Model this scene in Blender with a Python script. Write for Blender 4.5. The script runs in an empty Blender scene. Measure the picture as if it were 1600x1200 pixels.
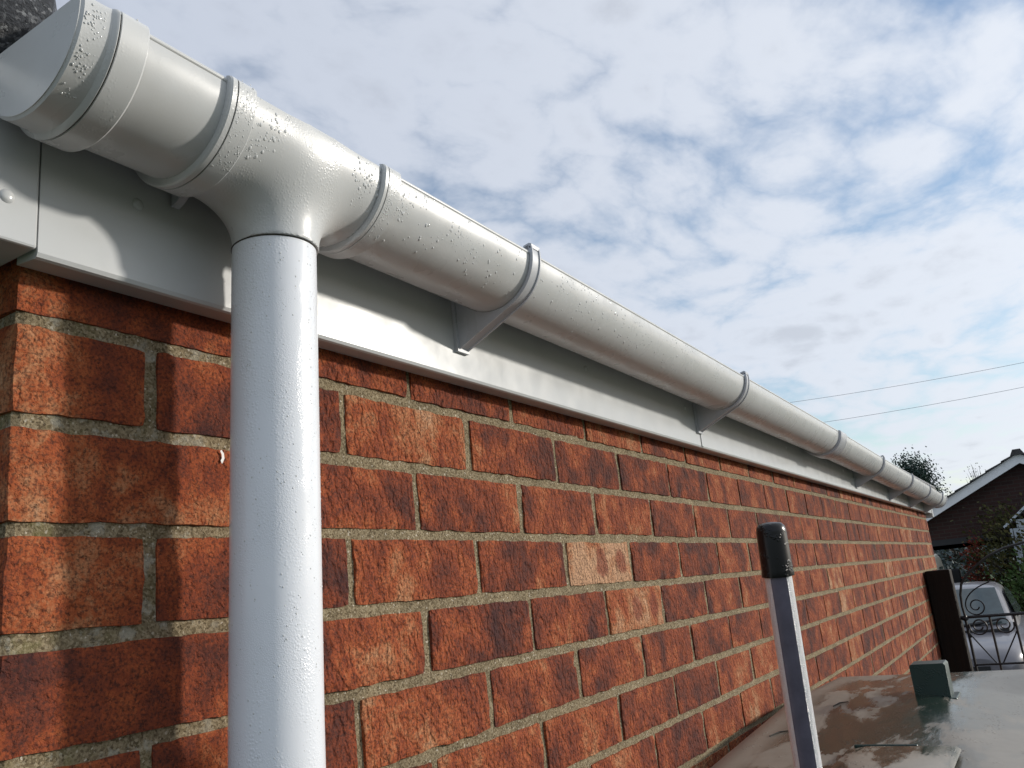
import bpy, bmesh, math, random
import numpy as np
from mathutils import Vector, Matrix, noise
random.seed(7)
rng = np.random.default_rng(7)
R = math.radians
PI = math.pi
SC = bpy.context.scene
COL = SC.collection

# ------------------------------------------------------------------ camera
YAW, PITCH, ROLL = 0.529548, 0.249131, -0.103528
CAM = Vector((-0.30869, -0.57810, -0.23002))
fw = Vector((math.cos(PITCH)*math.cos(YAW), math.cos(PITCH)*math.sin(YAW), math.sin(PITCH)))
rt0 = Vector((math.sin(YAW), -math.cos(YAW), 0))
up0 = rt0.cross(fw)
rt = math.cos(ROLL)*rt0 + math.sin(ROLL)*up0
up = -math.sin(ROLL)*rt0 + math.cos(ROLL)*up0
cd = bpy.data.cameras.new('camera')
cam = bpy.data.objects.new('camera', cd)
COL.objects.link(cam)
M = Matrix((rt, up, -fw)).transposed().to_4x4()
M.translation = CAM
cam.matrix_world = M
cd.sensor_width = 36
cd.lens = 36*1323.02/1600
cd.clip_start = 0.02
cd.clip_end = 3000
SC.camera = cam

# ------------------------------------------------------------------ light
SUN_EL = R(14.6)
SUN_H = Vector((math.cos(R(46)), -math.sin(R(46)), 0))
TO_SUN = SUN_H*math.cos(SUN_EL) + Vector((0, 0, math.sin(SUN_EL)))
sl = bpy.data.lights.new('sun', 'SUN')
sl.energy = 3.3
sl.angle = R(3.2)
sl.color = (1.0, 0.94, 0.85)
so = bpy.data.objects.new('sun', sl)
COL.objects.link(so)
so.rotation_euler = TO_SUN.to_track_quat('Z', 'Y').to_euler()

W = bpy.data.worlds.new('World')
SC.world = W
W.use_nodes = True
nt = W.node_tree
nt.nodes.clear()


class NT:
    """tiny node helper"""
    def __init__(s, tree): s.t = tree
    def n(s, kind, **kw):
        nd = s.t.nodes.new(kind)
        for k, v in kw.items():
            if k == 'ins':
                for a, b in v.items():
                    if hasattr(b, 'is_output') or isinstance(b, bpy.types.NodeSocket): s.t.links.new(b, nd.inputs[a])
                    else: nd.inputs[a].default_value = b
            else: setattr(nd, k, v)
        return nd
    def math(s, op, a, b=None, c=None, clamp=False):
        nd = s.t.nodes.new('ShaderNodeMath'); nd.operation = op; nd.use_clamp = clamp
        for i, v in enumerate((a, b, c)):
            if v is None: continue
            if isinstance(v, bpy.types.NodeSocket): s.t.links.new(v, nd.inputs[i])
            else: nd.inputs[i].default_value = v
        return nd.outputs[0]
    def vmath(s, op, a, b=None, scale=None):
        nd = s.t.nodes.new('ShaderNodeVectorMath'); nd.operation = op
        for i, v in enumerate((a, b)):
            if v is None: continue
            if isinstance(v, bpy.types.NodeSocket): s.t.links.new(v, nd.inputs[i])
            else: nd.inputs[i].default_value = v
        if scale is not None: nd.inputs['Scale'].default_value = scale
        return nd
    def noise(s, vec, scale, detail=4, rough=.5, dist=0.0):
        nd = s.t.nodes.new('ShaderNodeTexNoise')
        if vec is not None: s.t.links.new(vec, nd.inputs['Vector'])
        nd.inputs['Scale'].default_value = scale; nd.inputs['Detail'].default_value = detail
        nd.inputs['Roughness'].default_value = rough; nd.inputs['Distortion'].default_value = dist
        return nd.outputs['Fac']
    def voro(s, vec, scale, feature='F1', out='Distance', rand=1.0):
        nd = s.t.nodes.new('ShaderNodeTexVoronoi'); nd.feature = feature
        if vec is not None: s.t.links.new(vec, nd.inputs['Vector'])
        nd.inputs['Scale'].default_value = scale; nd.inputs['Randomness'].default_value = rand
        return nd.outputs[out]
    def ramp(s, fac, stops, interp='LINEAR'):
        nd = s.t.nodes.new('ShaderNodeValToRGB'); cr = nd.color_ramp; cr.interpolation = interp
        while len(cr.elements) < len(stops): cr.elements.new(0.5)
        for e, (p, c) in zip(cr.elements, stops):
            e.position = p; e.color = (c, c, c, 1) if isinstance(c, (int, float)) else (*c, 1)
        s.t.links.new(fac, nd.inputs[0])
        return nd.outputs[0]
    def mix(s, fac, a, b, blend='MIX'):
        nd = s.t.nodes.new('ShaderNodeMix'); nd.data_type = 'RGBA'; nd.blend_type = blend
        for sock, v in ((nd.inputs[0], fac), (nd.inputs[6], a), (nd.inputs[7], b)):
            if isinstance(v, bpy.types.NodeSocket): s.t.links.new(v, sock)
            elif isinstance(v, (int, float)): sock.default_value = v if sock == nd.inputs[0] else (v, v, v, 1)
            else: sock.default_value = (*v, 1)
        return nd.outputs[2]
    def mapping(s, vec, scale=(1, 1, 1), rot=(0, 0, 0), loc=(0, 0, 0)):
        nd = s.t.nodes.new('ShaderNodeMapping')
        s.t.links.new(vec, nd.inputs[0]); nd.inputs[1].default_value = loc
        nd.inputs[2].default_value = rot; nd.inputs[3].default_value = scale
        return nd.outputs[0]
    def smooth(s, v, a, b):
        nd = s.t.nodes.new('ShaderNodeMapRange'); nd.interpolation_type = 'SMOOTHSTEP'
        s.t.links.new(v, nd.inputs[0]); nd.inputs[1].default_value = a; nd.inputs[2].default_value = b
        return nd.outputs[0]
    def link(s, a, b): s.t.links.new(a, b)


h = NT(nt)
sky = h.n('ShaderNodeTexSky', sky_type='NISHITA', sun_disc=False, sun_elevation=SUN_EL,
          sun_rotation=math.atan2(SUN_H.x, SUN_H.y), air_density=1.2, dust_density=.5, ozone_density=2.0)
tc = h.n('ShaderNodeTexCoord')
dirv = tc.outputs['Generated']
sep = h.n('ShaderNodeSeparateXYZ', ins={0: dirv})
zz = h.math('ADD', h.math('MAXIMUM', sep.outputs[2], 0.0), 0.16)
comb = h.n('ShaderNodeCombineXYZ', ins={0: h.math('DIVIDE', sep.outputs[0], zz), 1: h.math('DIVIDE', sep.outputs[1], zz), 2: 0.3})
cp = h.mapping(comb.outputs[0], scale=(1.0, 1.2, 1), rot=(0, 0, R(28)), loc=(0.7, 0.25, 0))
warp = h.n('ShaderNodeTexNoise', ins={'Vector': cp, 'Scale': 1.3, 'Detail': 3.0})
wv = h.vmath('SCALE', h.vmath('SUBTRACT', warp.outputs['Color'], (.5, .5, .5)).outputs[0], scale=.55).outputs[0]
cpw = h.vmath('ADD', cp, wv).outputs[0]
n1 = h.noise(cpw, 0.85, 2, .5)
n2 = h.noise(cpw, 2.4, 6, .60)
wv2 = h.vmath('SCALE', h.vmath('SUBTRACT', h.n('ShaderNodeTexNoise', ins={'Vector': cp, 'Scale': 7.0, 'Detail': 4.0, 'Roughness': .6}).outputs['Color'], (.5, .5, .5)).outputs[0], scale=.16).outputs[0]
vn = h.n('ShaderNodeTexVoronoi', feature='F1', ins={'Vector': h.vmath('ADD', cpw, wv2).outputs[0], 'Scale': 6.5})
puff = h.math('SUBTRACT', 1.0, vn.outputs['Distance'])
n3 = h.math('ADD', h.math('MULTIPLY', puff, .62), h.math('MULTIPLY', h.noise(cpw, 14.0, 5, .6), .30))
dens = h.math('ADD', h.math('ADD', h.math('MULTIPLY', n1, .40), h.math('MULTIPLY', n2, .40)), h.math('MULTIPLY', n3, .34))
cov = h.smooth(dens, .345, .57)
thick = h.smooth(dens, .58, .74)
sund = h.vmath('DOT_PRODUCT', dirv, tuple(TO_SUN)).outputs['Value']
glow = h.math('POWER', h.math('MAXIMUM', h.math('MULTIPLY_ADD', sund, .5, .5), 0.0), 3.0)
cl = h.mix(thick, (8.5, 9.05, 10.0), (6.9, 7.35, 8.2))
cl = h.mix(1.0, cl, h.n('ShaderNodeCombineColor', ins={0: h.math('MULTIPLY_ADD', glow, .55, .74), 1: h.math('MULTIPLY_ADD', glow, .50, .76), 2: h.math('MULTIPLY_ADD', glow, .40, .81)}).outputs[0], 'MULTIPLY')
skyc = h.mix(1.0, sky.outputs[0], (1.75, 1.75, 1.85), 'MULTIPLY')
out = h.mix(h.math('MULTIPLY', cov, .92), skyc, cl)
bg = h.n('ShaderNodeBackground', ins={'Color': out, 'Strength': 0.10})
wo = h.n('ShaderNodeOutputWorld', ins={'Surface': bg.outputs[0]})

vs = SC.view_settings
vs.view_transform = 'Standard'
vs.look = 'None'
vs.exposure = -0.16
vs.gamma = 1.0
SC.cycles.use_denoising = True
SC.cycles.max_bounces = 5
SC.cycles.diffuse_bounces = 3
SC.cycles.glossy_bounces = 3
W.cycles.sampling_method = 'MANUAL'
W.cycles.sample_map_resolution = 512

# ------------------------------------------------------------------ helpers
def newmat(name):
    m = bpy.data.materials.new(name); m.use_nodes = True
    t = m.node_tree; t.nodes.clear()
    k = NT(t)
    b = k.n('ShaderNodeBsdfPrincipled')
    o = k.n('ShaderNodeOutputMaterial', ins={'Surface': b.outputs[0]})
    return m, k, b


def setp(k, b, **kw):
    names = {'color': 'Base Color', 'rough': 'Roughness', 'metal': 'Metallic', 'spec': 'Specular IOR Level',
             'normal': 'Normal', 'trans': 'Transmission Weight', 'ior': 'IOR', 'coat': 'Coat Weight', 'coatr': 'Coat Roughness',
             'sss': 'Subsurface Weight'}
    for a, v in kw.items():
        s = b.inputs[names[a]]
        if isinstance(v, bpy.types.NodeSocket): k.link(v, s)
        elif isinstance(v, tuple): s.default_value = (*v, 1)
        else: s.default_value = v


def bump(k, height, strength, dist, prev=None):
    nd = k.n('ShaderNodeBump')
    nd.inputs['Strength'].default_value = strength; nd.inputs['Distance'].default_value = dist
    k.link(height, nd.inputs['Height'])
    if prev is not None: k.link(prev, nd.inputs['Normal'])
    return nd.outputs[0]


def pos(k): return k.n('ShaderNodeNewGeometry').outputs['Position']


def plain(name, color, rough=.5, metal=0.0, var=.12, scale=8, coat=0.0, bumpd=0.0, spec=.5):
    m, k, b = newmat(name)
    p = pos(k)
    n = k.noise(p, scale, 5, .6)
    c = k.mix(k.ramp(n, [(.3, 0.0), (.7, 1.0)]), tuple(max(0, x*(1-var)) for x in color), tuple(x*(1+var) for x in color))
    setp(k, b, color=c, rough=rough, metal=metal, coat=coat, spec=spec)
    if bumpd: setp(k, b, normal=bump(k, k.noise(p, scale*6, 4, .6), .6, bumpd))
    return m


def link(o, parent=None):
    COL.objects.link(o)
    if parent is not None: o.parent = parent
    return o


def mesh(name, V, F, mat, parent=None, smooth=False, autos=None):
    me = bpy.data.meshes.new(name)
    me.from_pydata([tuple(v) for v in V], [], [tuple(f) for f in F])
    me.validate()
    if mat: me.materials.append(mat)
    if smooth: me.shade_smooth()
    o = bpy.data.objects.new(name, me)
    link(o, parent)
    if parent is not None and parent.location.length > 0: o.matrix_parent_inverse = Matrix.Translation(-parent.location)
    if autos:
        md = me
        sharp_by_angle(md, autos)
    return o


def sharp_by_angle(me, ang):
    bm = bmesh.new(); bm.from_mesh(me)
    bmesh.ops.recalc_face_normals(bm, faces=bm.faces)
    for f in bm.faces: f.smooth = True
    for e in bm.edges:
        if len(e.link_faces) == 2: e.smooth = e.calc_face_angle(0) < ang
    bm.to_mesh(me); bm.free()


def tag(o, label=None, cat=None, group=None, kind=None):
    if label: o['label'] = label
    if cat: o['category'] = cat
    if group: o['group'] = group
    if kind: o['kind'] = kind
    return o


def empty(name, loc=(0, 0, 0)):
    o = bpy.data.objects.new(name, None); o.location = loc; o.empty_display_size = .1
    return link(o)


def box_vf(x0, x1, y0, y1, z0, z1, off=0):
    V = [(x, y, z) for x in (x0, x1) for y in (y0, y1) for z in (z0, z1)]
    F = [(0, 1, 3, 2), (4, 6, 7, 5), (0, 4, 5, 1), (2, 3, 7, 6), (0, 2, 6, 4), (1, 5, 7, 3)]
    return V, [tuple(i+off for i in f) for f in F]


def box(name, x0, x1, y0, y1, z0, z1, mat, parent=None, bev=0.0, seg=2):
    V, F = box_vf(x0, x1, y0, y1, z0, z1)
    bm = bmesh.new()
    vs_ = [bm.verts.new(v) for v in V]
    for f in F: bm.faces.new([vs_[i] for i in f])
    bmesh.ops.recalc_face_normals(bm, faces=bm.faces)
    if bev: bmesh.ops.bevel(bm, geom=list(bm.edges), offset=bev, segments=seg, affect='EDGES', profile=.5)
    me = bpy.data.meshes.new(name); bm.to_mesh(me); bm.free()
    if mat: me.materials.append(mat)
    o = bpy.data.objects.new(name, me); link(o, parent)
    if parent is not None and parent.location.length > 0: o.matrix_parent_inverse = Matrix.Translation(-parent.location)
    if bev: sharp_by_angle(me, R(15))
    return o


def tube_vf(pts, r, seg=8, closed=False, off=0):
    pts = [Vector(p) for p in pts]; n = len(pts); V = []; F = []
    rr = r if isinstance(r, (list, tuple)) else [r]*n
    prev = None
    for i, p in enumerate(pts):
        t = (pts[min(i+1, n-1)]-pts[max(i-1, 0)]).normalized()
        if prev is None:
            a = Vector((0, 0, 1)) if abs(t.z) < .9 else Vector((1, 0, 0))
            u = t.cross(a).normalized()
        else: u = (prev - t*prev.dot(t)).normalized()
        prev = u; w = t.cross(u)
        for j in range(seg):
            a = 2*PI*j/seg
            V.append(p + (u*math.cos(a)+w*math.sin(a))*rr[i])
    for i in range(n-1):
        for j in range(seg):
            j2 = (j+1) % seg
            F.append((off+i*seg+j, off+i*seg+j2, off+(i+1)*seg+j2, off+(i+1)*seg+j))
    F.append(tuple(off+j for j in range(seg))[::-1]); F.append(tuple(off+(n-1)*seg+j for j in range(seg)))
    return V, F


def tube(name, pts, r, mat, parent=None, seg=8):
    V, F = tube_vf(pts, r, seg)
    return mesh(name, V, F, mat, parent, autos=R(50))


def prism_x(name, poly, x0, x1, mat, parent=None, autos=R(35)):
    """polygon in (y,z) extruded along x"""
    n = len(poly)
    V = [(x0, y, z) for y, z in poly]+[(x1, y, z) for y, z in poly]
    F = [tuple(range(n)), tuple(range(2*n-1, n-1, -1))]+[(i, (i+1) % n, n+(i+1) % n, n+i) for i in range(n)]
    return mesh(name, V, F, mat, parent, autos=autos)


def nz(x, y, z): return noise.noise(Vector((x, y, z)))

# ------------------------------------------------------------------ materials
def m_pvc(name, base=(.80, .80, .775), beads=1.0, dirt=.10, rough=.28, fine=1.0):
    m, k, b = newmat(name)
    p = pos(k)
    d = k.ramp(k.noise(p, 14, 6, .65), [(.42, 0.0), (.78, 1.0)])
    streak = k.ramp(k.noise(k.mapping(p, (6, 60, 60)), 1.0, 4, .6), [(.58, 0.0), (.95, .6)])
    f = k.math('MULTIPLY', k.math('MAXIMUM', d, streak), dirt*2.2)
    c = k.mix(f, base, (.40, .38, .33))
    spk = k.ramp(k.voro(p, 260), [(.0, 1.0), (.045, 1.0), (.06, 0.0)])
    spm = k.ramp(k.noise(p, 90, 2), [(.66, 0.0), (.70, 1.0)])
    c = k.mix(k.math('MULTIPLY', k.math('MULTIPLY', spk, spm), .65), c, (.10, .085, .07))
    # condensation beads
    v1 = k.voro(p, 430); b1 = k.ramp(v1, [(.0, 1.0), (.25, .85), (.5, .0)])
    v2 = k.voro(p, 900); b2 = k.ramp(v2, [(.0, 1.0), (.3, .8), (.55, .0)])
    k1 = k.smooth(k.noise(k.mapping(p, (42, 42, 7)), 1.0, 4, .55), .42, .66)
    hgt = k.math('ADD', k.math('MULTIPLY', k.math('MULTIPLY', b1, k1), 1.0), k.math('MULTIPLY', k.math('MULTIPLY', b2, k.smooth(k.noise(p, 22, 3), .40, .62)), .45*fine))
    nrm = bump(k, hgt, .45*beads, .0006)
    nrm = bump(k, k.noise(p, 9, 3), .25, .002, nrm)
    r = k.ramp(k.noise(p, 25, 4), [(.3, rough*.8), (.7, rough*1.35)])
    setp(k, b, color=c, rough=r, normal=nrm, spec=.5)
    return m

PVC = m_pvc('white_pvc', base=(.60, .615, .62), beads=.05, fine=.0)
PVC_WET = m_pvc('white_pvc_beaded', base=(.61, .625, .63), beads=.45, dirt=.06, fine=.3)
PVC_PIPE = m_pvc('white_pvc_pipe', base=(.82, .85, .90), beads=.75, dirt=.04, rough=.17)
PVC_OLD = m_pvc('greyed_pvc', base=(.50, .52, .56), beads=.0, dirt=.16)
PVC_FASCIA = m_pvc('fascia_pvc', base=(.56, .575, .58), beads=.0, dirt=.07, rough=.2, fine=0)
GRIME = plain('joint_grime', (.045, .038, .03), .8, scale=200, var=.5)


def m_brick():
    m, k, b = newmat('rustic_brick')
    at = k.n('ShaderNodeAttribute', attribute_name='bk')
    s = k.n('ShaderNodeSeparateColor', ins={0: at.outputs['Color']})
    r1, r2, u = s.outputs
    v = at.outputs['Alpha']
    p = pos(k)
    bandv = k.n('ShaderNodeCombineXYZ', ins={0: k.math('MULTIPLY_ADD', u, 2.6, k.math('MULTIPLY', r2, 71.3)), 1: k.math('MULTIPLY', v, .55), 2: k.math('MULTIPLY', r2, 13.7)}).outputs[0]
    band = k.noise(bandv, 1.0, 2.5, .55, .35)
    blot = k.noise(p, 34, 5, .62, .3)
    fine = k.noise(p, 330, 4, .7)
    t = k.math('ADD', k.math('MULTIPLY_ADD', band, 1.30, -.15), k.math('MULTIPLY_ADD', blot, .90, -.45))
    t = k.math('ADD', t, k.math('MULTIPLY_ADD', fine, .50, -.25))
    t = k.math('ADD', t, k.math('MULTIPLY_ADD', r1, .26, -.095))
    c = k.ramp(t, [(.14, (.062, .021, .019)), (.34, (.140, .036, .020)), (.50, (.245, .054, .021)), (.66, (.365, .092, .031)), (.84, (.45, .195, .090)), (1.0, (.54, .31, .18))])
    # kiss marks: dull red ovals on the few pale bricks
    def oval(cu, cv, ru, rv):
        a_ = k.math('DIVIDE', k.math('SUBTRACT', u, cu), ru); b_ = k.math('DIVIDE', k.math('SUBTRACT', v, cv), rv)
        d_ = k.math('SQRT', k.math('ADD', k.math('MULTIPLY', a_, a_), k.math('MULTIPLY', b_, b_)))
        return k.math('SUBTRACT', 1.0, k.smooth(k.math('ADD', d_, k.math('MULTIPLY_ADD', blot, 1.2, -.6)), .62, 1.05))
    kiss = k.math('MULTIPLY', k.math('MAXIMUM', oval(.50, .48, .11, .42), oval(.83, .50, .10, .34)), k.math('GREATER_THAN', r1, 1.25))
    c = k.mix(k.math('MULTIPLY', kiss, .8), c, (.25, .065, .035))
    # burnt edges at the arrises and dark sand specks
    spk = k.ramp(k.noise(p, 400, 4, .7), [(.38, 1.0), (.54, 0.0)])
    c = k.mix(k.math('MULTIPLY', spk, .72), c, (.030, .016, .014))
    spw = k.ramp(k.voro(p, 300), [(.0, 1.0), (.05, 1.0), (.075, 0.0)])
    spm = k.ramp(k.noise(p, 60, 2), [(.60, 0.0), (.66, 1.0)])
    c = k.mix(k.math('MULTIPLY', k.math('MULTIPLY', spw, spm), .55), c, (.50, .36, .24))
    # rolled rustic gouges, roughly vertical and leaning
    warp = k.n('ShaderNodeTexNoise', ins={'Vector': p, 'Scale': 45.0, 'Detail': 2.0})
    pw = k.vmath('ADD', p, k.vmath('SCALE', k.vmath('SUBTRACT', warp.outputs['Color'], (.5, .5, .5)).outputs[0], scale=.010).outputs[0]).outputs[0]
    gm = k.mapping(pw, (135, 80, 84), rot=(0, R(14), 0))
    g = k.noise(gm, 1.0, 1.6, .5)
    gou = k.smooth(g, .30, .60)
    pit = k.smooth(k.noise(p, 150, 3, .6), .30, .50)
    near_corner = k.smooth(k.n('ShaderNodeSeparateXYZ', ins={0: p}).outputs[0], .20, .34)
    relief = k.math('MULTIPLY_ADD', gou, k.math('MULTIPLY_ADD', near_corner, .75, .20), k.math('MULTIPLY', pit, .35))
    nr = bump(k, relief, .85, .0028)
    nr = bump(k, k.noise(p, 420, 4, .7), .75, .0010, nr)
    setp(k, b, color=c, rough=.88, normal=nr, spec=.25)
    return m


def m_mortar():
    m, k, b = newmat('sandy_mortar')
    p = pos(k)
    g = k.voro(p, 620, out='Color')
    gs = k.n('ShaderNodeSeparateColor', ins={0: g}).outputs[0]
    c = k.ramp(gs, [(.0, (.12, .090, .054)), (.35, (.235, .185, .112)), (.75, (.325, .262, .165)), (.97, (.39, .325, .22)), (1.0, (.64, .58, .48))])
    big = k.ramp(k.noise(p, 22, 5, .65), [(.3, .70), (.7, 1.15)])
    c = k.mix(1.0, c, big, 'MULTIPLY')
    # lichen towards the exposed corner
    sx = k.n('ShaderNodeSeparateXYZ', ins={0: p})
    lm = k.math('MULTIPLY', k.smooth(k.noise(p, 55, 6, .7), .52, .62), k.math('SUBTRACT', 1.0, k.smooth(sx.outputs[0], .10, .26)))
    c = k.mix(k.math('MULTIPLY', lm, .5), c, (.48, .47, .40))
    moss = k.math('MULTIPLY', k.smooth(k.noise(p, 30, 5, .7), .50, .66), k.math('SUBTRACT', 1.0, k.smooth(sx.outputs[0], .05, .16)))
    c = k.mix(k.math('MULTIPLY', moss, .40), c, (.16, .16, .05))
    nr = bump(k, k.noise(p, 300, 5, .7), 1.0, .0022)
    nr = bump(k, gs, .5, .0006, nr)
    setp(k, b, color=c, rough=.95, normal=nr, spec=.15)
    return m

BRICK = m_brick(); MORTAR = m_mortar()

# ------------------------------------------------------------------ ground
def m_ground():
    m, k, b = newmat('lawn')
    p = pos(k)
    c = k.ramp(k.noise(p, 1.3, 8, .7), [(.3, (.030, .055, .014)), (.55, (.06, .095, .022)), (.75, (.11, .12, .04))])
    setp(k, b, color=c, rough=.95, normal=bump(k, k.noise(p, 40, 5, .7), 1, .03))
    return m


def m_conc():
    m, k, b = newmat('concrete_paving')
    p = pos(k)
    c = k.ramp(k.noise(p, 3, 8, .7), [(.3, (.055, .052, .048)), (.7, (.115, .108, .10))])
    setp(k, b, color=c, rough=.85, normal=bump(k, k.noise(p, 90, 5, .7), .8, .004))
    return m

GZ = -2.1
g = mesh('ground', [(-400, -400, GZ), (900, -400, GZ), (900, 400, GZ), (-400, 400, GZ)], [(0, 1, 2, 3)], m_ground()); tag(g, kind='structure')
CONC = m_conc()
g = mesh('pavement', [(-4, -3.2, GZ+.004), (5.2, -3.2, GZ+.004), (5.2, 0.05, GZ+.004), (-4, 0.05, GZ+.004)], [(0, 1, 2, 3)], CONC); tag(g, kind='structure')
g = mesh('driveway', [(5.2, -2.6, GZ+.006), (26, -2.6, GZ+.006), (26, 5.5, GZ+.006), (5.2, 5.5, GZ+.006)], [(0, 1, 2, 3)], CONC); tag(g, kind='structure')

# ------------------------------------------------------------------ the garage: brick wall
garage = empty('brick_garage', (0, 0, GZ))
tag(garage, 'red rustic brick garage with white fascia boards, running away to the right', 'garage')
WALL_END = 5.6
ZTOP = 0.058           # brickwork goes up behind the fascia


def child(o, parent):
    o.parent = parent; o.matrix_parent_inverse = Matrix.Translation(-garage.location)
    return o

# mortar bed (core box + finely uneven front sheet near the camera)
V, F = box_vf(.004, WALL_END-.004, .0065, .205, GZ, ZTOP)
v2, f2 = box_vf(.004, .205, .206, 2.4, GZ, ZTOP, len(V)); V += v2; F += f2
nx, nzz = 300, 112
x0, x1, z0, z1 = .0025, 1.5, -.52, ZTOP
o0 = len(V)
for j in range(nzz+1):
    for i in range(nx+1):
        x = x0+(x1-x0)*i/nx; z = z0+(z1-z0)*j/nzz
        y = .0030 + .0009*nz(x*42, 3.1, z*42)+.0006*nz(x*150, 7.7, z*150)
        if i == 0: y += .003
        V.append((x, y, z))
for j in range(nzz):
    for i in range(nx):
        a = o0+j*(nx+1)+i
        F.append((a, a+1, a+nx+2, a+nx+1))
o1 = len(V)
V += [(x1, .0030, GZ), (WALL_END-.004, .0030, GZ), (WALL_END-.004, .0030, ZTOP), (x1, .0030, ZTOP)]; F.append((o1, o1+1, o1+2, o1+3))
o1 = len(V)
V += [(.003, .0034, GZ), (x1, .0034, GZ), (x1, .0034, z0), (.003, .0034, z0)]; F.append((o1, o1+1, o1+2, o1+3))
wall = mesh('wall', V, F, MORTAR); child(wall, garage)
wall['label'] = 'grey sandy mortar joints of the garage wall'


def brick_vf(x0, x1, y0, y1, z0, z1, n, seed, r=.0032, amp=.0012, left=True, right=True):
    """noisy rounded box, back face left open; n = cell size"""
    Lx, Ly, Lz = x1-x0, y1-y0, z1-z0
    ax = max(1, int(round(Lx/n))); ay = max(1, int(round(Ly/(n*2.0)))); az = max(1, int(round(Lz/n)))
    V = []; F = []; idx = {}
    def vid(i, j, k_):
        key = (i, j, k_)
        if key in idx: return idx[key]
        p = Vector((x0+Lx*i/ax, y0+Ly*j/ay, z0+Lz*k_/az))
        q = Vector((min(max(p.x, x0+r), x1-r), max(p.y, y0+r), min(max(p.z, z0+r), z1-r)))
        d = p-q
        if d.length > 1e-9: p = q+d.normalized()*r
        if amp:
            w = Vector((p.x*38+seed*3.7, p.y*38, p.z*38+seed*1.9))
            f = noise.noise_vector(w)*amp + noise.noise_vector(w*3.3)*amp*.6
            if j > 0: f *= .6
            p = p+f
            # knocked corners / chipped arrises
            edge = min(abs(i), abs(ax-i))*Lx/ax < .006 or min(k_, az-k_)*Lz/az < .006
            if edge and j == 0:
                ch = nz(p.x*60+seed, seed*.7, p.z*60)
                if ch > .34: p.y += (ch-.34)*.006
        idx[key] = len(V); V.append(p)
        return idx[key]
    for i in range(ax):
        for k_ in range(az): F.append((vid(i, 0, k_), vid(i+1, 0, k_), vid(i+1, 0, k_+1), vid(i, 0, k_+1)))
    for j in range(ay):
        for k_ in range(az):
            F.append((vid(0, j+1, k_), vid(0, j, k_), vid(0, j, k_+1), vid(0, j+1, k_+1)))
            F.append((vid(ax, j, k_), vid(ax, j+1, k_), vid(ax, j+1, k_+1), vid(ax, j, k_+1)))
        for i in range(ax):
            F.append((vid(i, j+1, 0), vid(i+1, j+1, 0), vid(i+1, j, 0), vid(i, j, 0)))
            F.append((vid(i, j, az), vid(i+1, j, az), vid(i+1, j+1, az), vid(i, j+1, az)))
    return V, F


def proj(p):
    d = Vector(p)-CAM
    w = d.dot(fw)
    if w < .05: return None
    return 800+1323*d.dot(rt)/w, 600-1323*d.dot(up)/w, w

bricks = []    # (x0,x1,y0,y1,z0,z1,front?)
COURSE = .075
for kz in range(-1, 27):
    zt = -COURSE*kz - .005; zb = zt-.065
    zt = min(zt, ZTOP)
    x = 0.0
    first = .1025 if kz % 2 == 0 else .215
    lens = [first]
    while x < WALL_END:
        L = lens.pop() if lens else .215
        e = min(x+L, WALL_END)
        if e-x > .02:
            jx = rng.uniform(-.0022, .0022)
            j0 = 0 if x == 0 else jx
            dy = rng.uniform(-.0010, .0005)
            depth = (.215 if first < .15 else .1025) if x == 0 else .03
            bricks.append((x+j0, e+(0 if e == WALL_END else rng.uniform(-.0018, .0018)), dy, depth, zb+rng.uniform(-.001, .001), zt+rng.uniform(-.001, .001), 0))
        x = e+.010
    # return wall round the corner
    y = (.215 if first < .15 else .1025)+.010
    while y < 2.3:
        L = .215
        bricks.append((rng.uniform(-.001, .001), .1, y, y+L, zb, zt, 1)); y += L+.010

info = []
for bi, bk in enumerate(bricks):
    c = [(bk[0], bk[2], bk[4]), (bk[1], bk[2], bk[4]), (bk[1], bk[2], bk[5]), (bk[0], bk[2], bk[5])]
    q = [proj(p) for p in c]
    area = 0
    if all(q) and bk[6] == 0:
        if any(-20 < a[0] < 1620 and -20 < a[1] < 1220 for a in q):
            area = .5*abs(sum(q[i][0]*q[(i+1) % 4][1]-q[(i+1) % 4][0]*q[i][1] for i in range(4)))
            px = sum(a[0] for a in q)/4; py = sum(a[1] for a in q)/4
            if px > 1070 and py > 1205-(px-1065)*.592 and px < 1340: area *= .01   # behind the tank
            if bk[5] < -.62: area *= .05
    info.append((area, bi))
info.sort(reverse=True)
top = {bi: rank for rank, (a, bi) in enumerate(info[:298]) if a > 0}
SV, SF, SB = [], [], []


def set_bk(me, data):
    a = me.attributes.new('bk', 'FLOAT_COLOR', 'POINT')
    a.data.foreach_set('color', np.array(data, dtype=np.float32).ravel())

# bricks that read clearly buff or clearly burnt in the photograph: (x centre, course) -> colour bias
special = {(.895, 2): 1.55, (1.0, 3): 1.05}
def bias(bk):
    xm = (bk[0]+bk[1])/2; kz = round((-.005-bk[5])/COURSE)
    if bk[6] == 0:
        if kz == 2 and abs(xm-.895) < .05: return 2.15
        if kz == 3 and abs(xm-1.0075) < .05: return 1.55
        if xm > 1.2 and rng.random() < .05: return 1.35
        if kz == 0 and xm < .11: return .95
    return rng.random()

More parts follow.
